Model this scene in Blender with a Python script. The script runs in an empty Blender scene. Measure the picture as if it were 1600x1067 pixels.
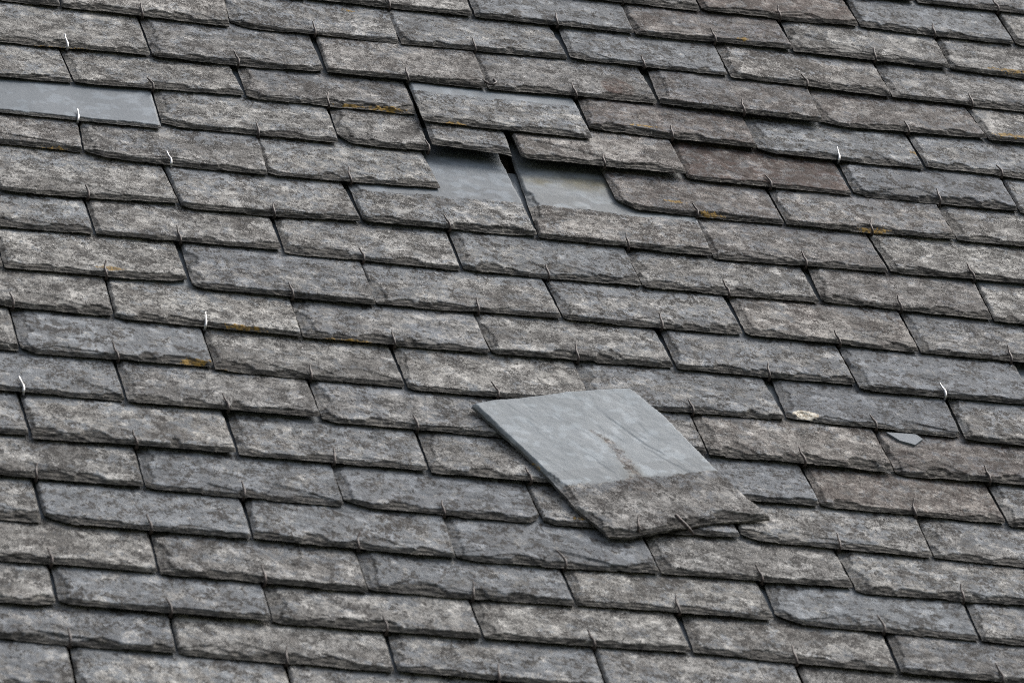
import bpy, math
import numpy as np
from mathutils import Matrix, Vector

# ------------------------------------------------------------------ camera, sky, sun, exposure
SC = bpy.context.scene
PITCH = math.radians(50.0)          # pitch of the roof
EAVE_Z = 4.87                       # height of the roof's own origin above the ground (m)
# roof frame: x along the courses, y up the slope, z out of the roof
ROOF = Matrix.Translation((0, 0, EAVE_Z)) @ Matrix.Rotation(PITCH, 4, 'X')

cam_data = bpy.data.cameras.new('camera')
cam = bpy.data.objects.new('camera', cam_data)
SC.collection.objects.link(cam)
SC.camera = cam
cam_data.sensor_width = 36.0
cam_data.lens = 211.7
cam_data.clip_start = 0.1
cam_data.clip_end = 2000.0
_R = ((0.97235847, -0.09012543, -0.21539826),
      (-0.14983450, 0.46666803, -0.87164819),
      (0.17907715, 0.87982859, 0.44026472))       # columns: right, up, back in the roof frame
_c = Matrix(_R).to_4x4()
_c.translation = Vector((-1.02729, -6.83848, 3.06349))
cam.matrix_world = ROOF @ _c
cam_data.dof.use_dof = True
cam_data.dof.focus_distance = 7.45
cam_data.dof.aperture_fstop = 16.0

SUN_EL, SUN_AZ = math.radians(58), math.radians(70)    # azimuth clockwise from +Y (north)
world = bpy.data.worlds.new('World')
SC.world = world
world.use_nodes = True
wn = world.node_tree
sky = wn.nodes.new('ShaderNodeTexSky')
sky.sky_type = 'NISHITA'
sky.sun_disc = False
sky.sun_elevation = SUN_EL
sky.sun_rotation = SUN_AZ
sky.air_density = 1.0
sky.dust_density = 6.0
sky.ozone_density = 0.6
cloud = wn.nodes.new('ShaderNodeHueSaturation')         # overcast: a whiter sky
cloud.inputs['Saturation'].default_value = 0.45
wn.links.new(sky.outputs['Color'], cloud.inputs['Color'])
wn.links.new(cloud.outputs['Color'], wn.nodes['Background'].inputs['Color'])
wn.nodes['Background'].inputs['Strength'].default_value = 0.10

sun_data = bpy.data.lights.new('sun', 'SUN')
sun_data.energy = 1.5
sun_data.angle = math.radians(30)
sun_data.color = (1.0, 0.97, 0.93)
sun = bpy.data.objects.new('sun', sun_data)
SC.collection.objects.link(sun)
_d = Vector((math.sin(SUN_AZ) * math.cos(SUN_EL), math.cos(SUN_AZ) * math.cos(SUN_EL), math.sin(SUN_EL)))
sun.rotation_euler = _d.to_track_quat('Z', 'Y').to_euler()
sun.location = (0, 0, 30)

SC.view_settings.view_transform = 'Standard'
SC.view_settings.look = 'None'
SC.view_settings.exposure = 0.95
SC.view_settings.gamma = 1.0
SC.cycles.use_denoising = False
SC.cycles.filter_width = 0.95

# ------------------------------------------------------------------ measured layout, mm in the roof frame
# course -> slates as (bottom-left x, y, bottom-right x, y)
COURSES = {
 -3: [(960.4, 322.9, 1196.2, 327.5), (1203.3, 327.1, 1441.6, 331.6)],
 -2: [(668.3, 224.6, 877.4, 221.5), (884.7, 223.2, 1095.6, 226.0), (1101.6, 225.4, 1310.4, 223.1), (1316.5, 222.5, 1530.5, 220.1)],
 -1: [(123.7, 136.9, 337.6, 131.6), (344.8, 135.3, 557.3, 130.1), (564.0, 129.7, 771.5, 126.6), (778.8, 124.4, 985.7, 128.4), (992.1, 126.0, 1198.3, 119.4), (1204.8, 120.9, 1418.7, 114.1)],
 0: [(-202.5, 41.5, 11.3, 32.5), (17.8, 32.1, 227.1, 23.3), (234.1, 26.9, 446.4, 24.0), (453.3, 19.8, 667.7, 30.2), (673.2, 27.6, 878.2, 21.7), (883.4, 17.2, 1095.4, 14.2), (1100.4, 13.5, 1314.4, 10.5)],
 1: [(-99.8, -95.4, 114.2, -90.5), (122.7, -94.1, 335.1, -89.2), (340.7, -89.8, 543.5, -91.5), (555.8, -92.4, 765.8, -85.5), (772.9, -87.6, 980.0, -97.0), (990.2, -96.5, 1202.6, -84.7), (1207.6, -89.2, 1421.2, -77.3)],
 2: [(-205.3, -206.6, 8.1, -190.9), (13.5, -193.3, 223.3, -177.9), (232.9, -184.8, 440.0, -183.4), (446.2, -220.2, 657.3, -220.4), (667.5, -183.5, 876.3, -188.4), (884.5, -197.5, 1093.6, -199.2), (1101.5, -193.9, 1315.5, -195.6)],
 3: [(-107.5, -302.3, 106.5, -303.4), (116.5, -290.5, 327.3, -291.6), (343.7, -288.0, 442.1, -289.4), (444.5, -283.5, 544.1, -286.7), (556.0, -293.0, 765.3, -292.0), (771.9, -295.9, 979.0, -294.3), (988.5, -292.2, 1194.3, -296.7), (1200.9, -297.1, 1414.9, -301.8)],
 4: [(-211.1, -378.1, 2.9, -384.4), (15.6, -397.2, 225.9, -403.4), (227.5, -403.1, 440.3, -392.0), (663.5, -400.1, 872.2, -396.2), (879.1, -398.2, 1091.0, -395.9), (1097.5, -396.3, 1311.5, -394.0)],
 5: [(-106.6, -520.4, 106.9, -506.0), (114.7, -519.5, 327.3, -505.1), (330.5, -504.5, 543.7, -499.0), (550.3, -502.7, 758.7, -508.9), (770.2, -511.7, 981.1, -506.1), (991.3, -504.0, 1205.2, -498.4)],
 6: [(-218.2, -614.1, -4.3, -609.4), (4.8, -609.1, 219.3, -604.4), (223.2, -610.2, 433.9, -610.2), (439.4, -609.0, 654.1, -607.1), (659.1, -609.4, 874.1, -604.6), (878.1, -600.5, 1089.2, -608.7), (1096.0, -610.7, 1309.8, -618.9)],
 7: [(-333.2, -725.0, -119.3, -719.0), (-115.8, -721.5, 96.5, -715.6), (104.1, -728.4, 314.8, -728.2), (330.0, -722.0, 538.9, -714.7), (542.3, -717.2, 759.3, -712.1), (763.0, -713.0, 973.9, -714.4), (983.4, -714.2, 1197.4, -715.6)],
 8: [(-215.0, -816.4, -1.0, -817.2), (2.9, -822.7, 215.6, -823.5), (222.3, -823.8, 436.9, -821.7), (445.2, -821.7, 657.5, -811.1), (661.4, -815.1, 875.1, -814.3), (880.1, -827.5, 1094.1, -826.7)],
 9: [(-330.8, -925.2, -116.9, -921.3), (-110.1, -926.0, 102.6, -922.2), (107.1, -927.4, 322.8, -923.5), (329.1, -931.5, 540.2, -929.0), (544.6, -929.7, 769.1, -920.7), (772.8, -917.0, 978.6, -925.7), (991.7, -932.5, 1205.5, -941.6)],
 10: [(-221.2, -1026.1, -7.3, -1022.2), (-3.3, -1026.0, 212.5, -1022.0), (219.2, -1026.7, 427.6, -1024.7), (432.7, -1025.3, 657.2, -1025.4), (663.6, -1027.2, 875.5, -1027.1), (882.7, -1028.8, 1096.7, -1028.7)],
 11: [(-336.3, -1130.3, -122.4, -1123.5), (-109.6, -1129.9, 106.4, -1123.1), (111.2, -1125.1, 321.2, -1124.2), (325.0, -1127.9, 536.9, -1128.6), (541.9, -1129.2, 769.2, -1123.5), (773.1, -1122.8, 987.0, -1122.8), (994.2, -1127.4, 1208.2, -1127.4)],
 12: [(-219.7, -1217.4, -5.7, -1218.2), (-2.4, -1220.5, 213.8, -1221.3), (222.9, -1222.6, 434.4, -1219.1), (443.3, -1221.8, 660.6, -1212.2), (666.8, -1214.0, 879.0, -1221.3), (887.4, -1220.0, 1101.3, -1227.4)],
 13: [(-337.9, -1314.4, -123.9, -1312.0), (-116.5, -1313.5, 102.1, -1311.1), (106.2, -1311.8, 323.6, -1317.0), (331.8, -1318.3, 551.7, -1309.9), (555.7, -1307.9, 770.6, -1303.5), (773.5, -1314.1, 987.4, -1309.7)],
 14: [(-222.6, -1400.8, -8.6, -1401.1), (-4.7, -1403.2, 216.7, -1403.5), (220.8, -1398.8, 442.9, -1395.6), (445.5, -1392.5, 664.9, -1388.8), (671.0, -1390.5, 891.8, -1399.3), (896.0, -1400.0, 1109.8, -1408.6)],
 15: [(-337.0, -1486.6, -123.0, -1486.9), (-117.8, -1480.9, 103.7, -1481.1), (109.2, -1480.3, 328.8, -1480.0), (337.3, -1478.7, 557.0, -1473.8), (566.4, -1472.3, 783.7, -1480.1), (791.4, -1480.3, 1005.3, -1487.9)],
 16: [(-218.0, -1553.6, -4.1, -1556.2), (7.3, -1555.7, 224.7, -1558.4), (231.0, -1557.4, 449.1, -1563.1), (455.5, -1562.2, 670.6, -1563.6), (677.5, -1563.9, 897.0, -1566.5), (903.2, -1566.9, 1117.2, -1569.5)],
 17: [(-330.1, -1651.9, -116.1, -1652.7), (-111.0, -1653.2, 110.0, -1654.1), (115.2, -1654.5, 334.1, -1656.2), (339.4, -1656.7, 553.3, -1659.6), (558.7, -1660.1, 773.3, -1660.8), (778.8, -1661.3, 992.8, -1662.1)],
}
# the loose slate: outline of its face, and the marks on it (mm in the roof frame, 19.3 mm above the courses)
LOOSE_FOOT = [(503.2, -1249.7), (527.4, -1247.1), (579.0, -1220.0), (634.7, -1193.5), (669.5, -1183.2), (700.7, -1173.6)]
LOOSE_HEAD = [(392.0, -969.0), (411.6, -956.3), (481.1, -929.7), (508.8, -915.3), (553.2, -900.9), (588.8, -891.1)]
LOOSE_LEFT = [(503.2, -1249.7), (495.1, -1230.0), (475.4, -1192.1), (466.3, -1159.3), (441.6, -1086.6), (392.0, -969.0)]
LOOSE_RIGHT = [(700.7, -1173.6), (682.1, -1136.3), (659.7, -1078.8), (640.6, -1021.4), (619.1, -954.5), (588.8, -891.1)]
LOOSE_SCAR = [((523.8, -1009.6), 3.5), ((537.8, -1028.0), 6), ((546.8, -1053.1), 8.5), ((552.2, -1081.7), 10), ((557.1, -1104.3), 12), ((558.8, -1128.7), 17)]
LOOSE_LICHEN = (443.7, -1100.9)
LOOSE_STEPS = [(543.2, -960.8, 604.4, -1057.6, 0.9), (527.7, -986.3, 564.5, -1032.1, 0.5), (575.9, -1030.1, 633.5, -1101.1, 0.8), (481.8, -972.1, 514.9, -1018.7, 0.4), (511.1, -1063.9, 532.5, -1111.5, 0.6), (448.8, -993.2, 482.1, -1061.7, 0.4), (575.2, -970.1, 606.6, -1024.5, 0.4)]
HOOK_UP = [(543.6, -1226.8, 2), (541.8, -1231.6, 7), (538.8, -1236.6, 16), (538.3, -1233.1, 22), (539.9, -1220.4, 23), (541.7, -1212.8, 24.5)]
HOOK_SIDE = [(585.0, -1205.4, 24.5), (588.4, -1214.8, 24.5), (592.8, -1223.6, 23.5), (598.2, -1229.3, 20), (602.5, -1226.9, 15)]
CHIP = [(888.5, -927.5), (924.1, -925.6), (930.1, -936.8), (917.1, -954.4), (900.4, -946.7)]

LEN = 320.0          # length of a slate
SLOPE = 0.066        # how much a slate leans out of the roof plane towards its foot

# ------------------------------------------------------------------ numeric noise
_tab = np.random.RandomState(7).rand(256, 256)

def vnoise(x, y, seed=0):
    x = np.asarray(x, float) + seed * 17.31 + 1000.0
    y = np.asarray(y, float) + seed * 5.77 + 1000.0
    xi = np.floor(x).astype(int); yi = np.floor(y).astype(int)
    fx = x - xi; fy = y - yi
    fx = fx * fx * (3 - 2 * fx); fy = fy * fy * (3 - 2 * fy)
    a = _tab[xi & 255, yi & 255]; b = _tab[(xi + 1) & 255, yi & 255]
    c = _tab[xi & 255, (yi + 1) & 255]; d = _tab[(xi + 1) & 255, (yi + 1) & 255]
    return (a * (1 - fx) + b * fx) * (1 - fy) + (c * (1 - fx) + d * fx) * fy

def fbm(x, y, seed=0, octaves=3):
    t = 0.0; amp = 0.5; tot = 0.0
    for o in range(octaves):
        t = t + amp * vnoise(np.asarray(x) * 2 ** o, np.asarray(y) * 2 ** o, seed + o * 3.1)
        tot += amp; amp *= 0.55
    return t / tot

def sstep(a, b, x):
    t = np.clip((x - a) / (b - a), 0, 1)
    return t * t * (3 - 2 * t)

# ------------------------------------------------------------------ materials
class Nodes:
    def __init__(self, name):
        self.m = bpy.data.materials.new(name); self.m.use_nodes = True
        self.t = self.m.node_tree
        self.b = self.t.nodes['Principled BSDF']
    def put(self, sock, v):
        if isinstance(v, bpy.types.NodeSocket): self.t.links.new(v, sock)
        elif isinstance(v, (tuple, list)) and sock.type == 'RGBA': sock.default_value = (*v[:3], 1)
        else: sock.default_value = v
    def new(self, kind, **kw):
        n = self.t.nodes.new(kind)
        for k, v in kw.items(): setattr(n, k, v)
        return n
    def math(self, op, a, b=0.0, clamp=False):
        n = self.new('ShaderNodeMath', operation=op, use_clamp=clamp)
        self.put(n.inputs[0], a); self.put(n.inputs[1], b); return n.outputs[0]
    def mix(self, f, a, b, mode='MIX'):
        n = self.new('ShaderNodeMix', data_type='RGBA', blend_type=mode)
        self.put(n.inputs[0], f); self.put(n.inputs[6], a); self.put(n.inputs[7], b); return n.outputs[2]
    def ramp(self, x, lo, hi, a=0.0, b=1.0):
        n = self.new('ShaderNodeMapRange', interpolation_type='SMOOTHSTEP')
        for i, v in enumerate((x, lo, hi, a, b)): self.put(n.inputs[i], v)
        return n.outputs[0]
    def noise(self, vec, scale, detail=3.0, rough=0.6, dist=0.0):
        n = self.new('ShaderNodeTexNoise')
        self.put(n.inputs['Vector'], vec)
        n.inputs['Scale'].default_value = scale; n.inputs['Detail'].default_value = detail
        n.inputs['Roughness'].default_value = rough; n.inputs['Distortion'].default_value = dist
        return n.outputs['Fac']
    def attr(self, name):
        n = self.new('ShaderNodeAttribute', attribute_name=name)
        s = self.new('ShaderNodeSeparateColor'); self.t.links.new(n.outputs['Color'], s.inputs[0])
        return s.outputs[0], s.outputs[1], s.outputs[2], n.outputs['Alpha']
    def coords(self, scale=(1, 1, 1)):
        tc = self.new('ShaderNodeTexCoord'); oi = self.new('ShaderNodeObjectInfo')
        r = self.math('MULTIPLY', oi.outputs['Random'], 37.0)
        v = self.new('ShaderNodeVectorMath', operation='ADD')
        self.t.links.new(tc.outputs['Object'], v.inputs[0]); self.t.links.new(r, v.inputs[1])
        s = self.new('ShaderNodeVectorMath', operation='MULTIPLY')
        self.t.links.new(v.outputs[0], s.inputs[0]); s.inputs[1].default_value = scale
        w = self.math('FRACT', self.math('MULTIPLY', oi.outputs['Random'], 91.7))
        z = self.new('ShaderNodeVectorMath', operation='SCALE')         # coarser or finer grain, slate by slate
        self.t.links.new(s.outputs[0], z.inputs[0]); self.put(z.inputs['Scale'], self.math('ADD', 0.72, self.math('MULTIPLY', w, 0.5)))
        return z.outputs[0]

def slate_material():
    k = Nodes('weathered_slate')
    P = k.coords((1.05, 0.70, 1)); Pg = k.coords((0.95, 0.85, 1.0))
    fresh, edge, orange, crack = k.attr('wear')
    cover, brown, pale, tint = k.attr('tone')
    nA = k.noise(Pg, 55, 5, 0.62)            # patches of crust, 1-3 cm
    nB = k.noise(P, 215, 4, 0.70)             # grains of a few mm
    nC = k.noise(P, 780, 2, 0.6)             # finest grain
    nD = k.noise(Pg, 17, 3, 0.55)            # broad change over the slate
    nE = k.noise(P, 130, 4, 0.68, 0.4)
    nS = k.noise(k.coords((0.35, 3.0, 4.0)), 260, 3, 0.6)   # cleavage streaks
    # bare slate under the crust
    bare = k.mix(k.ramp(nA, 0.35, 0.7), (0.190, 0.209, 0.231), (0.285, 0.306, 0.330))
    bare = k.mix(k.math('MULTIPLY', k.ramp(nS, 0.54, 0.70, 0, 0.5), k.ramp(nE, 0.45, 0.55)), bare, (0.085, 0.088, 0.092))
    # crust of grey lichen and grime
    nF = k.noise(Pg, 80, 5, 0.72)
    nP = k.math('ADD', k.math('MULTIPLY', nB, 0.55), k.math('MULTIPLY', nF, 0.45))
    crust = k.mix(k.ramp(nP, 0.42, 0.58), (0.115, 0.114, 0.111), (0.500, 0.498, 0.484))
    crust = k.mix(k.ramp(nD, 0.50, 0.62, 0, 0.5), crust, (0.120, 0.112, 0.104))
    crust = k.mix(k.ramp(nC, 0.54, 0.64, 0, 0.7), crust, (0.60, 0.59, 0.565))
    m = k.math('ADD', nA, k.math('MULTIPLY', nB, 0.55))
    m = k.math('ADD', m, k.math('MULTIPLY', k.math('SUBTRACT', cover, 0.5), 0.9))
    c = k.mix(k.ramp(m, 0.68, 0.84), bare, crust)
    # pale blooms a few centimetres wide
    bl = k.math('MULTIPLY', k.ramp(nF, 0.54, 0.66), k.ramp(nB, 0.42, 0.56))
    c = k.mix(k.math('MULTIPLY', bl, 0.7), c, (0.50, 0.49, 0.46))
    # dark algae: crisp specks of a few mm, crowding together in clusters
    clus = k.ramp(k.noise(Pg, 42, 4, 0.65), 0.40, 0.62)
    thr = k.math('SUBTRACT', 0.635, k.math('MULTIPLY', clus, 0.172))
    spk = k.ramp(k.math('SUBTRACT', nB, thr), -0.004, 0.022)
    c = k.mix(k.math('MULTIPLY', spk, k.ramp(cover, 0.0, 0.45, 0.55, 0.92)), c, (0.026, 0.0255, 0.025))
    thr2 = k.math('SUBTRACT', 0.60, k.math('MULTIPLY', clus, 0.06))
    spk2 = k.ramp(k.math('SUBTRACT', nE, thr2), 0.0, 0.03)
    c = k.mix(k.math('MULTIPLY', spk2, 0.85), c, (0.040, 0.038, 0.036))
    wht = k.math('MULTIPLY', k.ramp(nC, 0.57, 0.63), k.ramp(cover, 0.15, 0.5))
    c = k.mix(k.math('MULTIPLY', wht, 0.5), c, (0.60, 0.595, 0.575))
    # broader dark and pale weathering within one slate
    nG = k.noise(Pg, 27, 4, 0.6)
    worn = k.ramp(cover, 0.12, 0.52, 0.12, 1.0)
    c = k.mix(k.math('MULTIPLY', k.math('MULTIPLY', worn, k.ramp(nG, 0.54, 0.64)), k.ramp(nP, 0.40, 0.56, 0.15, 0.7)), c, (0.060, 0.056, 0.053))
    c = k.mix(k.math('MULTIPLY', k.math('MULTIPLY', worn, k.ramp(nG, 0.44, 0.34)), k.ramp(nP, 0.44, 0.54, 0.1, 0.75)), c, (0.50, 0.495, 0.475))
    # reddish brown growth
    bm = k.math('MULTIPLY', brown, k.ramp(k.math('ADD', nA, nE), 0.80, 1.10))
    c = k.mix(bm, c, (0.078, 0.050, 0.042))
    c = k.mix(k.math('MULTIPLY', brown, 0.6), c, (0.76, 0.62, 0.54), 'MULTIPLY')
    # overall tint of the slate
    c = k.mix(1.0, c, k.mix(tint, (0.74, 0.74, 0.76), (1.20, 1.19, 1.16)), 'MULTIPLY')
    # broken edges and flaked faces: ingrained dirt, plus down-slope shade painted into the colour
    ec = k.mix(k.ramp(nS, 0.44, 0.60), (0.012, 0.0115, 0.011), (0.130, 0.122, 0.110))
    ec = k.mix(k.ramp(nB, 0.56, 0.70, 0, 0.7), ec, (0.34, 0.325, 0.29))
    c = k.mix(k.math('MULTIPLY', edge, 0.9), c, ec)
    # clean face that the next course has always covered
    fr = k.mix(k.ramp(nD, 0.35, 0.65), (0.163, 0.192, 0.222), (0.200, 0.230, 0.262))
    fr = k.mix(k.ramp(nS, 0.55, 0.75, 0, 0.3), fr, (0.080, 0.096, 0.110))
    fm = k.ramp(k.math('ADD', fresh, k.math('MULTIPLY', k.math('SUBTRACT', nP, 0.5), 1.9)), 0.42, 0.62)
    fm = k.math('MULTIPLY', fm, k.ramp(fresh, 0.02, 0.12))
    fr = k.mix(1.0, fr, k.mix(tint, (0.62, 0.63, 0.65), (1.38, 1.36, 1.32)), 'MULTIPLY')
    fr = k.mix(k.math('MULTIPLY', brown, k.ramp(nA, 0.30, 0.55, 0.3, 0.9)), fr, (0.150, 0.138, 0.085))
    fm = k.math('MULTIPLY', fm, k.math('SUBTRACT', 1.0, k.math('MULTIPLY', edge, 0.9)))
    c = k.mix(fm, c, fr)
    c = k.mix(crack, c, (0.018, 0.017, 0.016))
    # lichens
    om = k.ramp(k.math('ADD', orange, k.math('MULTIPLY', k.math('SUBTRACT', nP, 0.5), 3.2)), 0.52, 0.80)
    om = k.math('MULTIPLY', om, k.ramp(orange, 0.03, 0.2))
    c = k.mix(k.math('MULTIPLY', om, 0.78), c, k.mix(k.ramp(nB, 0.4, 0.62), (0.085, 0.055, 0.016), (0.31, 0.19, 0.035)))
    pm = k.ramp(k.math('ADD', pale, k.math('MULTIPLY', k.math('SUBTRACT', nE, 0.5), 0.8)), 0.40, 0.6)
    pm = k.math('MULTIPLY', pm, k.ramp(pale, 0.03, 0.2))
    c = k.mix(pm, c, k.mix(k.ramp(nB, 0.4, 0.6), (0.40, 0.34, 0.26), (0.74, 0.71, 0.63)))
    k.put(k.b.inputs['Base Color'], c)
    k.put(k.b.inputs['Roughness'], k.math('SUBTRACT', 0.85, k.math('MULTIPLY', fm, 0.22)))
    k.b.inputs['Specular IOR Level'].default_value = 0.16
    h = k.math('ADD', k.math('MULTIPLY', nB, 1.0), k.math('MULTIPLY', nC, 0.45))
    h = k.math('ADD', h, k.math('MULTIPLY', nE, 0.9))
    bp = k.new('ShaderNodeBump'); bp.inputs['Distance'].default_value = 0.0020
    k.put(bp.inputs['Height'], h)
    k.put(bp.inputs['Strength'], k.math('SUBTRACT', 0.75, k.math('MULTIPLY', fm, 0.62)))
    k.put(k.b.inputs['Normal'], bp.outputs[0])
    return k.m

def wire_material(name, dark, light, metal, rough):
    k = Nodes(name)
    n = k.noise(k.coords(), 300, 3, 0.6)
    k.put(k.b.inputs['Base Color'], k.mix(k.ramp(n, 0.4, 0.65), dark, light))
    k.b.inputs['Metallic'].default_value = metal
    k.b.inputs['Roughness'].default_value = rough
    return k.m

def plain_material(name, a, b, scale, rough=0.9):
    k = Nodes(name)
    n = k.noise(k.coords(), scale, 5, 0.65)
    k.put(k.b.inputs['Base Color'], k.mix(k.ramp(n, 0.35, 0.65), a, b))
    k.b.inputs['Roughness'].default_value = rough
    return k.m

M_SLATE = slate_material()
M_RUST = wire_material('rusty_wire', (0.018, 0.015, 0.014), (0.065, 0.048, 0.042), 0.3, 0.6)
M_STEEL = wire_material('bright_steel_wire', (0.34, 0.34, 0.335), (0.58, 0.58, 0.57), 1.0, 0.38)
M_BOARD = plain_material('old_boards', (0.05, 0.04, 0.03), (0.09, 0.07, 0.055), 20)
M_GROUND = plain_material('grass_and_gravel', (0.07, 0.085, 0.045), (0.14, 0.14, 0.10), 3)

# ------------------------------------------------------------------ mesh helpers
def link(name, mesh, mw, material, label=None, cat=None, group=None, kind=None):
    o = bpy.data.objects.new(name, mesh)
    SC.collection.objects.link(o)
    mesh.materials.append(material)
    o.matrix_world = mw
    for key, v in (('label', label), ('category', cat), ('group', group), ('kind', kind)):
        if v: o[key] = v
    return o

def grid_mesh(name, X, Y, Z, wear, tone, inset=None):
    """closed solid: displaced top grid, skirt down to z = 0, flat underside (mm in, m out)"""
    ny, nx = X.shape
    top = np.stack([X, Y, Z], -1).reshape(-1, 3)
    idx = np.arange(ny * nx).reshape(ny, nx)
    ring = np.concatenate([idx[0, :], idx[1:, -1], idx[-1, -2::-1], idx[-2:0:-1, 0]])
    nr = len(ring); n0 = len(top)
    up = top[ring]; lo = up.copy(); lo[:, 2] = 0
    if inset is not None: lo[:, :2] = inset[ring]
    V = np.concatenate([top, up, lo]) / 1000.0
    q = np.stack([idx[:-1, :-1], idx[:-1, 1:], idx[1:, 1:], idx[1:, :-1]], -1).reshape(-1, 4)
    a = np.arange(nr); b = (a + 1) % nr
    sk = np.stack([n0 + nr + a, n0 + nr + b, n0 + b, n0 + a], -1)
    quads = np.concatenate([q, sk])
    under = (n0 + nr + a)[::-1]
    me = bpy.data.meshes.new(name)
    nq = len(quads)
    me.vertices.add(len(V)); me.vertices.foreach_set('co', V.astype(np.float32).ravel())
    loops = np.concatenate([quads.ravel(), under])
    me.loops.add(len(loops)); me.loops.foreach_set('vertex_index', loops.astype(np.int32))
    me.polygons.add(nq + 1)
    me.polygons.foreach_set('loop_start', np.concatenate([np.arange(nq) * 4, [nq * 4]]).astype(np.int32))
    smooth = np.zeros(nq + 1, bool); smooth[:len(q)] = True
    me.polygons.foreach_set('use_smooth', smooth)
    me.update(calc_edges=True)
    for nm, A in (('wear', wear), ('tone', tone)):
        A = A.reshape(-1, 4)
        edge_row = A[ring].copy()
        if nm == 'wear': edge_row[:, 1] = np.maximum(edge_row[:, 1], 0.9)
        full = np.concatenate([A, edge_row, edge_row]).astype(np.float32)
        at = me.attributes.new(nm, 'FLOAT_COLOR', 'POINT')
        at.data.foreach_set('color', full.ravel())
    me.validate()
    return me

def slate_surface(X, Y, db, dl, dr, W, T, rng, cover, brown, tint, left_wide, exposed, marks, fresh_all=False,
                  flakes=None, fresh_line=106.0, rough=1.0, scar=None):
    """height and surface attributes of a dressed slate; X, Y in its own mm"""
    sd = rng.rand() * 90
    rough = rough * rng.choice([0.45, 0.75, 1.0, 1.0, 1.25])
    # width of the chipped band along the foot: shallow scallops
    B = 3.5 + 4.0 * fbm(X / 13, 0 * X, sd)
    for _ in range(rng.randint(5, 11)):
        c = rng.uniform(-5, W + 5); w1 = rng.uniform(4, 30); w2 = rng.uniform(4, 30); a = rng.uniform(3, 18) * rough
        t = np.where(X < c, (c - X) / w1, (X - c) / w2)
        B = np.maximum(B, 3 + a * np.clip(1 - t * t, 0, 1) ** rng.uniform(.5, 1.1))
    L = 1.2 + 2.0 * fbm(Y / 10, 0 * Y + 3, sd + 2)
    if left_wide > 0:
        for _ in range(4):
            c = rng.uniform(0, 110); w1 = rng.uniform(12, 40); a = rng.uniform(6, 18) * left_wide
            L = np.maximum(L, 2 + a * np.sqrt(np.clip(1 - ((Y - c) / w1) ** 2, 0, 1)))
    R = 1.0 + 2.0 * fbm(Y / 9, 0 * Y + 9, sd + 5)
    rag = (fbm(X / 9, Y / 3.2, sd + 8, 4) - 0.5)
    qb = np.clip(db / B + 0.75 * rag, 0, 1); ql = np.clip(dl / L + 0.7 * rag, 0, 1); qr = np.clip(dr / R + 0.4 * rag, 0, 1)
    # broken profile: a scarp under the face, a sloping lamina, a second scarp, a thin lip
    prof_q = [0, .30, .42, .82, .97, 1.0]
    hb = np.interp(qb, prof_q, [.40, .50, .66, .76, .99, 1.0])
    hl = np.interp(ql, prof_q, [.50, .56, .70, .78, .99, 1.0])
    hr = 0.6 + 0.4 * sstep(0, 1, qr)
    h = np.minimum(np.minimum(hb, hl), hr)
    q = np.minimum(np.minimum(qb, ql), qr)
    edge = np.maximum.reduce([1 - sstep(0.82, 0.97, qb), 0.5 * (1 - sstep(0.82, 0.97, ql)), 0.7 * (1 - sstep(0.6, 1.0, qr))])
    patchy = sstep(.30, .48, fbm(X / 14, Y / 14, sd + 11))
    crack = patchy * 0.9 * np.maximum(np.exp(-((qb - .89) / .10) ** 2) * (B > 4), np.exp(-((ql - .89) / .12) ** 2) * (L > 3.5))
    crack = np.maximum(crack, .75 * np.exp(-((qb - .34) / .08) ** 2) * sstep(.4, .6, fbm(X / 18, Y / 9, sd + 12)))
    z = T * h
    # flakes split off the face: a lower layer with a curved step
    nf = rng.choice([0, 1, 1, 2, 2, 3]) if flakes is None else 0
    fl = list(flakes or [])
    for _ in range(nf):
        x1 = rng.uniform(-25, W - 30); fl.append((x1, x1 + rng.uniform(35, 110), rng.uniform(9, 34) * rough, rng.uniform(0.5, 1.3), rng.uniform(0.15, 0.85)))
    for x1, x2, hh, dep, pk in fl:
        u = (X - x1) / (x2 - x1) + 0.12 * (fbm(X / 9, Y / 9, sd + 13) - 0.5)
        prof = np.where(u < pk, np.clip(u / pk, 0, 1) ** 0.8, np.clip((1 - u) / (1 - pk), 0, 1) ** 0.7)
        lim = hh * prof + 5 * (fbm(X / 6, Y / 30, sd + 15) - 0.5)
        d = lim - db
        ins = (d > 0) & (u > 0) & (u < 1)
        z = z - np.where(ins, dep * sstep(0, 1.2, d), 0)
        rim = np.where((u > 0) & (u < 1), np.exp(-((d - 0.5) / 0.9) ** 2), 0)
        crack = np.maximum(crack, rim * 0.75 * np.clip(prof * 4, 0, 1))
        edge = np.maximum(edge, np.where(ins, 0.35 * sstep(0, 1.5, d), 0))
    # hairline cracks and lifted laminae running with the cleavage
    for _ in range(rng.randint(0, 4)):
        x0 = rng.uniform(0, W); y0 = rng.uniform(8, 100); ln = rng.uniform(15, 60); an = rng.uniform(-0.5, 0.25)
        t = (X - x0) / ln
        yc = y0 + (X - x0) * an + 6 * (fbm(X / 12, 0 * X, sd + 21) - 0.5) + 5 * t * t
        wd = 0.25 + 0.5 * np.sin(np.pi * np.clip(t, 0, 1))
        g = np.where((t > 0) & (t < 1), np.exp(-((Y - yc) / wd) ** 2), 0)
        z = z - 0.5 * g
        crack = np.maximum(crack, 0.8 * g)
        z = z - np.where((t > 0) & (t < 1), 0.35 * np.sin(np.pi * np.clip(t, 0, 1)) * np.exp(-np.clip(yc - Y, 0, 99) / 9) * (Y < yc), 0)
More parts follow.
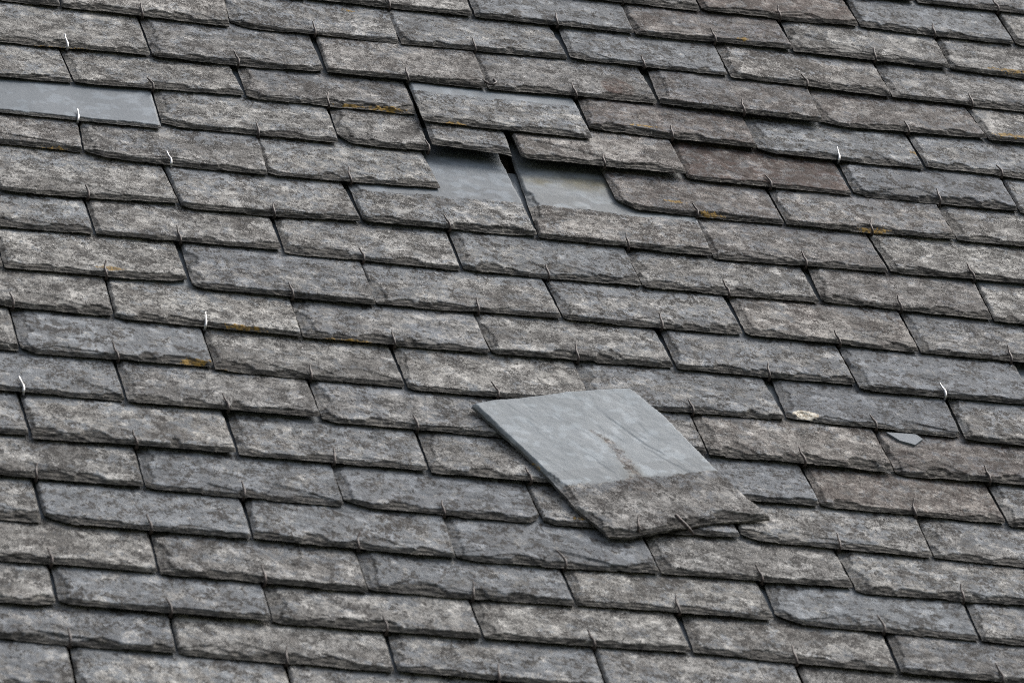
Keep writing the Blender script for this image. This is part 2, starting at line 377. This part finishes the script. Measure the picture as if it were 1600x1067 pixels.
    # thin layers gone from parts of the face
    if not fresh_all:
        lam = fbm(X / 48 + .2 * Y / 20, Y / 20, sd + 80, 4); cut = rng.uniform(.56, .70)
        rel = 1 - .9 * sstep(fresh_line - 4, fresh_line + 3, Y)
        z = z - 0.6 * rel * sstep(cut, cut + .012, lam)
        crack = np.maximum(crack, .55 * rel * np.exp(-((lam - cut) / .006) ** 2) * sstep(.4, .6, fbm(X / 25, Y / 25, sd + 83)))
    body = sstep(0.6, 1.0, q)
    z = z + body * (0.9 * (fbm(X / 70, Y / 60, sd + 30, 2) - 0.5) + 0.95 * (fbm(X / 16, Y / 11, sd + 33, 4) - 0.5)*(0.25 if fresh_all else 1))
    z = z + (1 - body) * 0.9 * (fbm(X / 5, Y / 1.8, sd + 40, 2) - 0.5)
    z = np.maximum(z, 0.6)
    # attributes
    fl_y = fresh_line + 15 * (fbm(X / 16, Y / 40, sd + 50, 4) - 0.5) + 4 * (fbm(X / 3, Y / 3, sd + 52) - 0.5)
    fresh = np.ones_like(X) if fresh_all else sstep(-6, 5, Y - fl_y)
    cov = cover + 0.28 * (fbm(X / 60, Y / 40, sd + 60, 2) - 0.5) - 0.16 * sstep(72, 100, Y)
    cov = np.clip(cov + 0.0 * X, 0, 1)
    org = np.zeros_like(X); br = np.full_like(X, brown); pl = np.zeros_like(X)
    for kind, mx, my, rx, ry in marks:
        g = np.exp(-((X - mx) / rx) ** 2 - ((Y - my) / ry) ** 2)
        if kind == 'orange': org = np.maximum(org, g)
        if kind == 'stain': br = np.maximum(br, 0.95 * g)
        if kind == 'brown': br = np.maximum(br, sstep(0.25, 0.5, g))
        if kind == 'pale': pl = np.maximum(pl, g)
    if scar is not None:       # strip of crust running up the bared face
        dmin = np.full_like(X, 1e3)
        for (xa, ya, wa), (xb, yb, wb) in zip(scar[:-1], scar[1:]):
            t = np.clip(((X - xa) * (xb - xa) + (Y - ya) * (yb - ya)) / ((xb - xa) ** 2 + (yb - ya) ** 2), 0, 1)
            dd = np.hypot(X - xa - t * (xb - xa), Y - ya - t * (yb - ya)) / (wa + t * (wb - wa))
            dmin = np.minimum(dmin, dd)
        dmin = dmin + 0.7 * (fbm(X / 3, Y / 3, sd + 70) - 0.5)
        fresh = fresh * (1 - 0.62 * (1 - sstep(0.2, 1.6, dmin)))
        br = np.maximum(br, 0.35 * (1 - sstep(0.3, 2.0, dmin)))
    wear = np.stack([fresh, edge, org, crack], -1)
    tone = np.stack([cov, np.clip(br, 0, 1), pl, np.full_like(X, tint)], -1)
    return z, wear, tone

def make_slate_mesh(name, W, T, rng, cl, cr, exposed, **kw):
    nx = max(40, int(W / 1.45))
    s = np.linspace(0, 1, nx)
    yv = np.concatenate([np.arange(0, 20, 0.85), np.arange(20, exposed, 2.1), np.linspace(exposed, LEN, 7)])
    S, Yv = np.meshgrid(s, yv)
    sd = rng.rand() * 50
    fade = np.clip(1 - Yv / 160, 0, 1)
    l = 1.6 * (fbm(Yv / 14, 0 * Yv, sd, 3) - 0.5); r = W + 1.4 * (fbm(Yv / 14, 0 * Yv + 7, sd, 3) - 0.5)
    X = l + (r - l) * S
    b = 2.6 * (fbm(X / 22, 0 * X, sd + 3, 3) - 0.5)
    if cl: b = b + cl[1] * np.clip(1 - X / cl[0], 0, 1) ** 1.35
    if cr: b = b + cr[1] * np.clip(1 - (W - X) / cr[0], 0, 1) ** 1.35
    Y = Yv + b * np.clip(1 - Yv / 45, 0, 1) ** 1.5
    z, wear, tone = slate_surface(X, Y, Yv, X - l, r - X, W, T, rng, exposed=exposed, **kw)
    tail = np.clip((Yv - exposed) / 15, 0, 1)          # hidden head: plain face
    z = z * (1 - tail) + T * 0.9 * tail
    und = 4.5 + 3.0 * (fbm(X / 9, 0 * X, sd + 7) - 0.5)          # the foot is dressed from above and undercut
    ins = np.stack([np.clip(X, l + 0.6, r - 0.6), np.maximum(Y, b + und)], -1).reshape(-1, 2)
    return grid_mesh(name, X, Y, z, wear, tone, ins)

# ------------------------------------------------------------------ the roof's setting
def quad_sheet(name, pts, thick, mw, mat, kind, label=None):
    me = bpy.data.meshes.new(name)
    n = len(pts)
    V = [p for p in pts] + [(p[0], p[1], p[2] - thick) for p in pts]
    F = [tuple(range(n)), tuple(range(2 * n - 1, n - 1, -1))] + [(i, n + i, n + (i + 1) % n, (i + 1) % n) for i in range(n)]
    me.from_pydata(V, [], F); me.update()
    return link(name, me, mw, mat, kind=kind, label=label)

quad_sheet('ground', [(-150, -150, 0), (150, -150, 0), (150, 150, 0), (-150, 150, 0)], 0.3, Matrix(), M_GROUND, 'structure')
quad_sheet('roof_deck', [(-1.2, -2.6, -0.034), (2.6, -2.6, -0.034), (2.6, 1.2, -0.034), (-1.2, 1.2, -0.034)], 0.02, ROOF, M_BOARD, 'structure')

# ------------------------------------------------------------------ what sets single slates apart
BLUE = {(-1, 2): .22, (-2, 2): .30, (0, 4): .18, (2, 5): .36, (3, 6): .30, (8, 5): .12, (9, 5): .06, (9, 1): .25, (10, 0): .36,
        (12, 1): .32, (12, 2): .20, (13, 1): .27, (13, 3): .20, (14, 2): .32, (14, 4): .06, (13, 2): .38, (15, 1): .40, (6, 3): .36,
        (-3, 1): .4, (0, 3): .42, (2, 6): .42, (11, 2): .45, (11, 4): .15, (7, 4): .5, (16, 0): .42, (17, 0): .4, (16, 2): .45}
BROWN = {(-2, 1): .55, (-1, 3): .32, (3, 5): .75, (2, 4): .42, (3, 4): .22, (4, 3): .28, (5, 3): .12, (10, 5): .38, (11, 5): .42, (-3, 0): .3,
         (10, 4): .2, (7, 5): .2, (2, 2): .1, (1, 5): .28, (4, 4): .15, (5, 4): .15, (0, 1): .08, (1, 2): .1, (4, 0): .1, (1, 4): .2, (0, 5): .12, (6, 5): .12}
TINT = {(8, 1): .75, (7, 1): .7, (6, 0): .6, (14, 3): .75, (15, 4): .6, (5, 3): .6, (4, 2): .7, (11, 1): .65, (3, 5): .25, (1, 5): .3, (3, 3): .4, (-2, 1): .35}
LEFT = {(8, 5): 1.0, (9, 5): .9, (7, 3): .9, (7, 4): .7, (9, 2): .5, (14, 1): 1.2, (15, 2): 1.1, (3, 2): 1.0, (13, 4): .8, (13, 5): .9, (14, 4): .9,
        (14, 3): .8, (6, 5): .9, (10, 1): .6, (6, 3): .7, (5, 0): 0, (4, 3): .6, (0, 5): .7, (-1, 4): .8, (12, 2): .8, (13, 3): .8, (7, 5): .7}
CHAMFER = {(0, 2): (34, 26), (1, 5): (34, 20), (2, 5): (26, 18), (4, 3): (28, 40), (3, 1): (26, 14), (7, 2): (16, 14), (13, 1): (40, 24), (12, 2): (36, 22),
           (3, 2): (20, 34), (4, 1): (30, 22), (5, 1): (22, 14), (14, 4): (32, 24), (9, 1): (20, 16), (8, 5): (14, 6), (9, 5): (12, 6), (12, 4): (22, 18), (12, 3): (18, 14), (10, 2): (20, 12)}
CHAMFER_R = {(7, 1): (22, 10), (12, 2): (14, 16), (1, 1): (16, 8), (15, 0): (18, 8), (9, 5): (10, 8), (3, 3): (12, -5)}
FLAKES = {(13, 3): [(92, 178, 36, 1.9, .25), (20, 90, 16, .8, .6)], (3, 4): [(-8, 130, 58, 1.3, .2), (120, 200, 20, .8, .7)], (9, 5): [(128, 210, 26, 1.4, .18), (28, 90, 14, 1.0, .4)],
          (10, 0): [(140, 214, 40, 1.2, .35)], (12, 1): [(60, 110, 22, 1.2, .2), (130, 214, 36, 1.4, .15)], (0, 0): [(80, 190, 26, 1.2, .4)], (1, 0): [(20, 120, 40, 1.0, .3)],
          (4, 1): [(40, 160, 16, .9, .5)], (5, 0): [(40, 160, 50, 1.0, .15)], (-1, 4): [(-10, 120, 66, 1.1, .1), (110, 200, 18, .9, .3)], (12, 4): [(40, 150, 30, 1.0, .1)],
          (15, 4): [(60, 130, 20, .9, .3)], (4, 0): [(80, 214, 28, 1.1, .1)], (2, 1): [], (3, 0): []}
FRESH_LINE = {(2, 3): 103.0, (5, 2): 92.0, (5, 3): 97.0}
EXPOSED = {(2, 3): 165.0, (5, 2): 240.0, (5, 3): 240.0}
# patches of growth: kind, roof x, roof y, radius along, radius up (mm)
MARKS = [('orange', 401, -168, 34, 8), ('orange', 483, -212, 20, 8), ('orange', -30, -377, 22, 9), ('orange', 1092, -143, 11, 9),
         ('orange', 1283, 139, 34, 8), ('orange', 1244, -64, 40, 9), ('orange', 987, -382, 24, 7), ('orange', -18, -88, 55, 6), ('orange', 81, -907, 20, 8),
         ('orange', 272, -815, 36, 6), ('orange', 8, -692, 20, 7), ('orange', 145, -810, 32, 5), ('orange', 394, 127, 11, 6), ('orange', 356, -168, 22, 4),
         ('orange', 920, 147, 12, 7), ('orange', 117, -920, 20, 5), ('orange', 731, -156, 26, 5), ('orange', 781, -382, 24, 6), ('orange', 20, -84, 24, 4),
         ('orange', 740, -358, 20, 5), ('orange', 1130, -1170, 16, 5), ('orange', 480, -1195, 10, 6),
         ('brown', 719, -42, 21, 30), ('pale', 796, -897, 19, 10), ('stain', 640, -312, 60, 26), ('stain', 575, -318, 22, 14)]

ORD = ['zeroth', 'first', 'second', 'third', 'fourth', 'fifth', 'sixth', 'seventh', 'eighth', 'ninth', 'tenth', 'eleventh', 'twelfth', 'thirteenth',
       'fourteenth', 'fifteenth', 'sixteenth', 'seventeenth', 'eighteenth']
LABELS = {
    (3, 0): 'clean smooth blue-grey replacement slate held by a bright hook',
    (2, 3): 'slipped slate with a clean pale strip showing along its upper side',
    (3, 2): 'narrow half slate whose foot is chipped away at its lower left corner',
    (3, 3): 'narrow half slate jutting over the dark opening where a slate is missing',
    (3, 4): 'slate with a long curved crack overhanging the yellowish bared slate',
    (5, 2): 'slate with a clean blue-grey upper half bared below the narrow half slate',
    (5, 3): 'speckled slate with a clean yellow-stained upper half bared by the missing slate',
    (4, 3): 'slate with a deeply rounded left end bordering the hole of the missing slate',
    (4, 2): 'pale slate whose right end borders the hole of the missing slate',
    (2, 2): 'beige slate with the brightest orange lichen on its foot, left of the slipped slate',
    (2, 4): 'brownish slate with a rounded foot directly right of the slipped slate',
    (1, 3): 'grey slate with a purplish patch near its right end above the slipped slate',
    (9, 5): 'smooth grey slate with a cream-white blotch at its lower left corner',
    (8, 5): 'smooth bluish slate with a wide chipped left margin above the cream-blotched slate',
    (3, 5): 'darkest reddish brown crusted slate',
    (2, 5): 'bluish slate with one small orange lichen spot near its right end',
    (14, 4): 'cleanest smooth bluish slate in the lowest right part of the roof',
    (13, 3): 'bluish slate with an oval flake broken out of its foot beside the hook',
    (12, 3): 'slate mostly hidden beneath the foot of the loose slate',
    (10, 3): 'slate hidden almost wholly beneath the middle of the loose slate',
    (9, 3): 'slate with brown chipped foot just above the top left corner of the loose slate',
    (11, 3): 'grey slate whose right half lies under the left side of the loose slate',
    (11, 4): 'bluish slate sticking out right of the foot of the loose slate',
    (10, 2): 'grey slate left of the loose slate, meeting its upper left corner',
    (9, 4): 'speckled slate directly behind the top right corner of the loose slate',
    (10, 4): 'brownish speckled slate right of the loose slate, touching its long side',
    (10, 5): 'brownish slate with the small blue-grey chip lying on it',
    (4, 0): 'slate with an orange lichen patch just below the clean replacement slate',
    (1, 5): 'dark slate with rounded lower left corner at the end of the orange-footed slate',
}
LABELS[(1, 5)] = 'dark slate with a rounded left corner above the slate with one orange spot'
GROUP_S, GROUP_H = 'slates laid in courses on the roof', 'wire hooks holding the slates'

def course_words(r):
    if r >= 0: return '%s course down the left edge' % ORD[r + 1]
    return '%s course down the right edge' % ORD[r + 4]

# ------------------------------------------------------------------ lay the slates, lowest course first
PLACED = {}            # (course, i) -> dict
def frame(A, ang, zb, lean, roll):
    ex = Vector((math.cos(ang), math.sin(ang), roll)).normalized()
    ey = Vector((-math.sin(ang), math.cos(ang), -lean))
    ey = (ey - ex * ey.dot(ex)).normalized()
    ez = ex.cross(ey)
    m = Matrix((ex, ey, ez)).transposed().to_4x4()
    m.translation = Vector((A[0] / 1000, A[1] / 1000, zb / 1000))
    return m

def visible_slate(x, y):
    best = None
    for key, d in PLACED.items():
        if d['A'][0] - 2 <= x <= d['R'][0] + 2 and d['A'][1] - 9 <= y:
            if best is None or d['A'][1] > PLACED[best]['A'][1]: best = key
    return best

D_HEAD = SLOPE * LEN
for r in sorted(COURSES, reverse=True):
    row = COURSES[r]
    for i, (ax, ay, bx, by) in enumerate(row):
        rng = np.random.RandomState((r + 10) * 101 + i * 7 + 3)
        T = rng.uniform(5.0, 7.2)
        if (r, i) == (3, 0): T = 4.6
        A = np.array([ax, ay]); R = np.array([bx, by])
        if i > 0 and (r, i) != (3, 4):        # close the joint to the neighbour: 2 to 4 mm
            want = row[i - 1][2] + rng.uniform(1.8, 3.8)
            if ax - want < 16 and abs(row[i - 1][3] - ay) < 45:
                A = A + (R - A) / np.hypot(*(R - A)) * (want - ax)
        W = float(np.hypot(*(R - A))); ang = math.atan2(R[1] - A[1], R[0] - A[0])
        def support(x0, x1, y):
            zs = [d['zb'] - d['lean'] * (y - d['A'][1]) + d['T'] for k, d in PLACED.items()
                  if k[0] == r + 1 and d['A'][0] < x1 and d['R'][0] > x0 and d['A'][1] < y]
            return max(zs) + 1.4 if zs else None
        zl = support(A[0], A[0] + W * 0.5, A[1]); zr = support(A[0] + W * 0.5, R[0], R[1])
        zl, zr = (zl if zl is not None else zr), (zr if zr is not None else zl)
        if zl is None: zl = zr = 1.0
        zl = max(zl, -0.5); zr = max(zr, -0.5)
        if (r, i) in ((3, 3), (3, 4)): zl = max(zl, 8.5); zr = max(zr, 7.5)
        roll = max(-0.012, min(0.012, (zr - zl) / W))
        zb = max(zl, zr - roll * W)
        zb += rng.choice([0, 0, 0.4, 1.0])
        lean = (zb + D_HEAD) / LEN
        PLACED[(r, i)] = dict(A=A, R=R, W=W, ang=ang, zb=zb, lean=lean, roll=roll, T=T, rng=rng)

def shown_height(r, d):
    """how much of a slate the course above has left open to the weather (mm)"""
    h = [u['A'][1] - d['A'][1] - (u['A'][0] - d['A'][0]) * math.tan(d['ang']) for k, u in PLACED.items()
         if k[0] == r - 1 and u['A'][0] < d['R'][0] and u['R'][0] > d['A'][0]]
    return max([100.0] + h)

# does any of the slate's own band fall in the picture?
inv = cam.matrix_world.inverted()
def picture_xy(p_mm):
    q = inv @ (ROOF @ Vector((p_mm[0] / 1000, p_mm[1] / 1000, p_mm[2] / 1000 if len(p_mm) > 2 else 0.0)))
    f = cam_data.lens / 36.0
    return 0.5 + f * q.x / -q.z, 0.5 * 682 / 1024 - f * q.y / -q.z      # in picture widths

def in_view(d, margin=0.012):
    c, s = math.cos(d['ang']), math.sin(d['ang'])
    pts = [picture_xy((d['A'][0] + c * u - s * v, d['A'][1] + s * u + c * v)) for u in np.linspace(0, d['W'], 7) for v in (0, 35, 70, 105)]
    return any(-margin < x < 1 + margin and -margin < y < 682 / 1024 + margin for x, y in pts)

for k, mx, my, rx, ry in MARKS:
    my -= 10                       # the faces stand about 6 mm proud of the plane measured in
    key = visible_slate(mx, my)
    if key is None: continue
    d = PLACED[key]
    c, s = math.cos(-d['ang']), math.sin(-d['ang'])
    dx, dy = mx - d['A'][0], my - d['A'][1]
    d.setdefault('marks', []).append((k, c * dx - s * dy, s * dx + c * dy, rx, ry))

seen = {}
for (r, i), d in sorted(PLACED.items()):
    if in_view(d): seen.setdefault(r, []).append(i)

for r in seen:
    for n, i in enumerate(seen[r], 1):
        d = PLACED[(r, i)]; rng = d['rng']; key = (r, i)
        blue, brown = BLUE.get(key), BROWN.get(key, 0.0)
        stain = brown + (rng.uniform(0, .08) if r <= 4 and i > 1 and blue is None else rng.uniform(0, .04))
        cover = blue if blue is not None else rng.uniform(0.46, 0.66)
        tint = TINT.get(key, rng.uniform(0.24, 0.66) - (0.10 if r <= 3 and i > 2 else 0))
        cl = CHAMFER.get(key, (rng.uniform(5, 16), rng.choice([.5, 1, 2, 4, 7])))
        if key in CHAMFER: cl = (cl[0] * .85, cl[1] * .7)
        cr = CHAMFER_R.get(key, (rng.uniform(4, 9), rng.uniform(0, 3.5)))
        left = LEFT.get(key, rng.choice([0, 0.3, 0.5, 0.7, 0.9]))
        new = key == (3, 0)
        if new: tint = .42
        if key in ((5, 2), (2, 3)): tint = .46
        if new: cl, cr, left = (5, 0.5), (4, 1), 0
        me = make_slate_mesh('slate', d['W'], d['T'], rng, cl, cr, EXPOSED.get(key, 128.0), cover=cover, brown=0.0 if key in ((3, 0), (2, 3), (5, 2)) else stain, tint=tint,
                             left_wide=left, marks=d.get('marks', []), fresh_all=new, flakes=FLAKES.get(key), fresh_line=FRESH_LINE.get(key, shown_height(r, d) + 7.0),
                             rough=0.25 if new else 1.0)
        kinds = {m[0] for m in d.get('marks', [])}
        if key in LABELS: lab = LABELS[key]
        else:
            look = 'bluish slate' if blue is not None and blue < .4 else 'brown-stained slate' if brown > .25 else 'mottled grey slate'
            if 'orange' in kinds: look = 'slate with orange lichen'
            lab = '%s, %s from the left in the %s' % (look, ORD[n], course_words(r))
        d['place'] = (n, r)
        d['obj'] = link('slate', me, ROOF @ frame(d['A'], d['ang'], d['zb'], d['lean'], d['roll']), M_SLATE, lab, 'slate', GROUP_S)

# ------------------------------------------------------------------ the loose slate lying over the lower courses
def poly_at(P, t):
    P = np.array(P, float); seg = np.hypot(*np.diff(P, axis=0).T); cum = np.r_[0, np.cumsum(seg)] / seg.sum()
    return np.stack([np.interp(t, cum, P[:, 0]), np.interp(t, cum, P[:, 1])], -1)

def loose_slate():
    bot = LOOSE_FOOT; top = LOOSE_HEAD; lef = LOOSE_LEFT; rig = LOOSE_RIGHT
    o = np.array(bot[0]); e = np.array(bot[-1]) - o; W = float(np.hypot(*e)); ang = math.atan2(e[1], e[0])
    c, s = math.cos(-ang), math.sin(-ang)
    loc = lambda P: [(c * (x - o[0]) - s * (y - o[1]), s * (x - o[0]) + c * (y - o[1])) for x, y in P]
    nx, ny = 170, 190
    S = np.linspace(0, 1, nx); Tt = np.linspace(0, 1, ny) ** 1.25
    B = poly_at(loc(bot), S); H = poly_at(loc(top), S); Lf = poly_at(loc(lef), Tt); Rg = poly_at(loc(rig), Tt)
    s_, t_ = np.meshgrid(S, Tt)
    G = ((1 - t_)[..., None] * B[None] + t_[..., None] * H[None] + (1 - s_)[..., None] * Lf[:, None] + s_[..., None] * Rg[:, None]
         - ((1 - s_) * (1 - t_))[..., None] * B[0] - (s_ * (1 - t_))[..., None] * B[-1] - ((1 - s_) * t_)[..., None] * H[0] - (s_ * t_)[..., None] * H[-1])
    X, Y = G[..., 0], G[..., 1]
    jag = 1.8 * (fbm(X / 9, Y / 9, 4.4) - 0.5)
    rim = np.clip(1 - np.minimum.reduce([s_, 1 - s_, t_, 1 - t_]) * 18, 0, 1)
    X = X + jag * rim; Y = Y + 1.8 * (fbm(X / 8, Y / 8, 9.4) - 0.5) * rim
    Ltot = float(np.hypot(*(H[0] - B[0])))
    rng = np.random.RandomState(77)
    marks = [('orange', *loc([LOOSE_LICHEN])[0], 5, 16)]
    scar = [(*loc([p])[0], w) for p, w in LOOSE_SCAR]
    db = t_ * Ltot; dl = s_ * W; dr = (1 - s_) * W
    z, wear, tone = slate_surface(X, Y, db, dl, dr, W, 6.8, rng, cover=.62, brown=.08, tint=.88, left_wide=.75, exposed=Ltot, marks=marks,
                                  flakes=[(90, 195, 15, 0.9, .8)], fresh_line=106.0, scar=scar)
    tone[..., 3] = .30 + .70 * sstep(98, 110, Y)
    dt = (1 - t_) * Ltot
    z = z - 3.0 * (1 - sstep(0, 4, dt + 2 * (fbm(X / 6, Y / 3, 3.1) - .5)))
    (ax, ay), (bx, by) = loc([LOOSE_STEPS[0][:2], LOOSE_STEPS[0][2:4]])
    n_ = math.hypot(bx - ax, by - ay); cx, cy = (bx - ax) / n_, (by - ay) / n_
    al, ac = X * cx + Y * cy, -X * cy + Y * cx
    up = sstep(100, 112, Y)
    z = z + up * (.13 * (fbm(al / 70, ac / 6, 2.2, 4) - .5) - .13 * sstep(.60, .62, fbm(al / 90, ac / 14, 8.8, 3)))
    # long cleavage steps across the bared face
    for x0, y0, x1, y1, dep in LOOSE_STEPS:
        (x0, y0), (x1, y1) = loc([(x0, y0), (x1, y1)])
        ux, uy = x1 - x0, y1 - y0; n2 = math.hypot(ux, uy)
        a = ((X - x0) * ux + (Y - y0) * uy) / n2 / n2
        dd = ((X - x0) * -uy + (Y - y0) * ux) / n2 + 13 * (fbm(a * 3, 0 * a, x0, 4) - .5)
        w = sstep(0, .12, a) * (1 - sstep(.88, 1, a))
        z = z - .6 * w * dep * sstep(-.3, 1.2, -dd) * np.exp(-np.clip(-dd, 0, 99) / 26)
        wear[..., 3] = np.maximum(wear[..., 3], .45 * dep * w * np.exp(-(dd / .6) ** 2) * sstep(.35, .6, fbm(X / 9, Y / 9, 6.6)))
    me = grid_mesh('loose_slate', X, Y, z, wear, tone)
    tilt = Matrix.Rotation(math.radians(-0.35), 4, 'X') @ Matrix.Rotation(math.radians(0.5), 4, 'Y')
    link('loose_slate', me, ROOF @ Matrix.Translation((o[0] / 1000, o[1] / 1000, 0.0125)) @ Matrix.Rotation(ang, 4, 'Z') @ tilt, M_SLATE,
         'whole loose slate lying askew over the courses, its pale clean upper face showing', 'slate')
loose_slate()

def chip():
    P = CHIP
    me = bpy.data.meshes.new('slate_chip')
    o = P[0]; n = len(P)
    V = [((x - o[0]) / 1000, (y - o[1]) / 1000, .0022) for x, y in P] + [((x - o[0]) / 1000, (y - o[1]) / 1000, 0) for x, y in P]
    F = [tuple(range(n - 1, -1, -1)), tuple(range(n, 2 * n))] + [(i, (i + 1) % n, n + (i + 1) % n, n + i) for i in range(n)]
    me.from_pydata(V, [], F); me.update()
    for nm, val in (('wear', (1, 0, 0, 0)), ('tone', (.2, 0, 0, .08))):
        at = me.attributes.new(nm, 'FLOAT_COLOR', 'POINT')
        at.data.foreach_set('color', np.tile(np.array(val, np.float32), 2 * n))
    d = PLACED[(10, 5)]
    y = o[1] - d['A'][1]
    zz = d['zb'] - d['lean'] * y + d['T'] + 0.8
    m = ROOF @ frame((o[0], o[1]), 0.0, zz, d['lean'] * 0.6, 0)
    link('slate_chip', me, m, M_SLATE, 'small clean blue-grey chip of slate lying under a broken foot', 'slate chip')
chip()

# ------------------------------------------------------------------ wire hooks
def tube(name, pts, rad, mw, mat, label, taper=0.55, group=GROUP_H):
    P = np.array(pts, float)
    Q = np.concatenate([[2 * P[0] - P[1]], P, [2 * P[-1] - P[-2]]])
    path = []
    for i in range(1, len(Q) - 2):
        for t in np.linspace(0, 1, 5, endpoint=False):
            a, b, c, d = Q[i - 1], Q[i], Q[i + 1], Q[i + 2]
            path.append(0.5 * (2 * b + (c - a) * t + (2 * a - 5 * b + 4 * c - d) * t * t + (3 * b - a - 3 * c + d) * t ** 3))
    path.append(P[-1]); path = np.array(path)
    tan = np.gradient(path, axis=0); tan /= np.linalg.norm(tan, axis=1)[:, None]
    ref = np.array([1.0, 0.05, 0.02]); ns = 8; V = []; F = []
    m = len(path)
    for j in range(m):
        u = np.cross(tan[j], ref); u /= np.linalg.norm(u); v = np.cross(tan[j], u)
        rr = rad * (1 - (1 - taper) * max(0, (j / (m - 1) - .72) / .28))
        for k in range(ns):
            a = 2 * math.pi * k / ns
            V.append(path[j] + rr * (math.cos(a) * u + math.sin(a) * v))
    for j in range(m - 1):
        for k in range(ns):
            F.append((j * ns + k, j * ns + (k + 1) % ns, (j + 1) * ns + (k + 1) % ns, (j + 1) * ns + k))
    F.append(tuple(range(ns - 1, -1, -1))); F.append(tuple((m - 1) * ns + k for k in range(ns)))
    me = bpy.data.meshes.new(name)
    me.from_pydata([tuple(x / 1000) for x in np.array(V)], [], F); me.update()
    me.polygons.foreach_set('use_smooth', [True] * len(me.polygons))
    return link(name, me, mw, mat, label, 'slate hook', group)

BRIGHT = {}
for x, y in ((17, -86), (15, -295), (110, -392), (109, -815), (-112, -1010), (988, -190), (989, -825)):
    k = visible_slate(x, y + 14)
    if k: BRIGHT[k] = x
NO_HOOK = {(2, 3), (3, 3), (11, 4), (10, 3)}
for r in seen:
    if r == 17: continue
    for i in seen[r]:
        if (r, i) in NO_HOOK: continue
        d = PLACED[(r, i)]; rng = np.random.RandomState((r + 9) * 57 + i)
        mid = d['A'][0] + d['W'] * .5
        js = [(PLACED[(r + 1, j)]['R'][0] + PLACED[(r + 1, j + 1)]['A'][0]) / 2 - .03 * 0 for j in range(len(COURSES[r + 1]) - 1)]
        hx = min(js, key=lambda x: abs(x - mid)) if js else mid
        if abs(hx - mid) > 60: hx = mid
        if (r, i) == (3, 2): hx = d['R'][0] - 2
        x = hx - d['A'][0]
        p = picture_xy((hx, d['A'][1] + 5))
        if not (-.004 < p[0] < 1.004 and -.004 < p[1] < 682 / 1024 + .02): continue
        T = d['T']; dx = rng.uniform(-4.5, 3.0); ln = rng.uniform(19, 27); out = rng.uniform(1.0, 4.5)
        if (r, i) == (12, 3): ln, out, T = 34, 3.0, 16.5
        bend = rng.uniform(-1.2, 1.2)
        pts = [(x, 55, -2.2), (x, 25, -2.2), (x, 3, -2.0), (x, -2.4, -0.6), (x, -3.6, 2.2), (x + bend * .3, -2.8, T * .75 + .6),
               (x + bend, 4, T + 1.7), (x + bend + dx * .4, ln * .6, T + 1.9), (x + dx, ln, T + 1.6 + out)]
        if (r, i) == (12, 3):
            f3 = frame(d['A'], d['ang'], d['zb'], d['lean'], d['roll']).inverted()
            pts = [(x, 40, -2.2), (x, 8, -2.2)] + [tuple(1000 * v for v in f3 @ Vector((a / 1000, b / 1000, c / 1000))) for a, b, c in HOOK_UP]
        bright = (r, i) in BRIGHT
        n = d['place'][0]
        if (r, i) == (12, 3): lab = 'long upright wire hook catching the foot of the loose slate'
        elif (r, i) == (3, 0): lab = 'bright shiny hook on the clean replacement slate'
        else:
            lab = '%s hook on the %s slate from the left, %s' % ('bright shiny' if bright else 'dark rusty', ORD[n], course_words(r))
        tube('slate_hook', pts, 1.6 if not bright else 1.5, ROOF @ frame(d['A'], d['ang'], d['zb'], d['lean'], d['roll']), M_STEEL if bright else M_RUST, lab)
d = PLACED[(12, 3)]
fr = frame(d['A'], d['ang'], d['zb'], d['lean'], d['roll']); iv = fr.inverted()
L3 = lambda x, y, z: tuple(1000 * v for v in iv @ Vector((x / 1000, y / 1000, z / 1000)))
tube('slate_hook', [L3(*p) for p in HOOK_SIDE], 2.0, ROOF @ fr, M_RUST,
     'bent thick hook leaning sideways out of the foot of the loose slate', .8)
d = PLACED[(1, 3)]
fr = frame(d['A'], d['ang'], d['zb'], d['lean'], d['roll']); iv = fr.inverted()
z0 = d['T'] + 1.2
tube('slate_hook', [(-8, 28, z0 - 2), (-5, 16, z0), (1, 4, z0), (7, 6, z0 + .5), (11, 14, z0), (10, 24, z0)], 1.4, ROOF @ fr, M_RUST,
     'rusty hook twisted into a loop beside the slate with the purplish patch', .8)
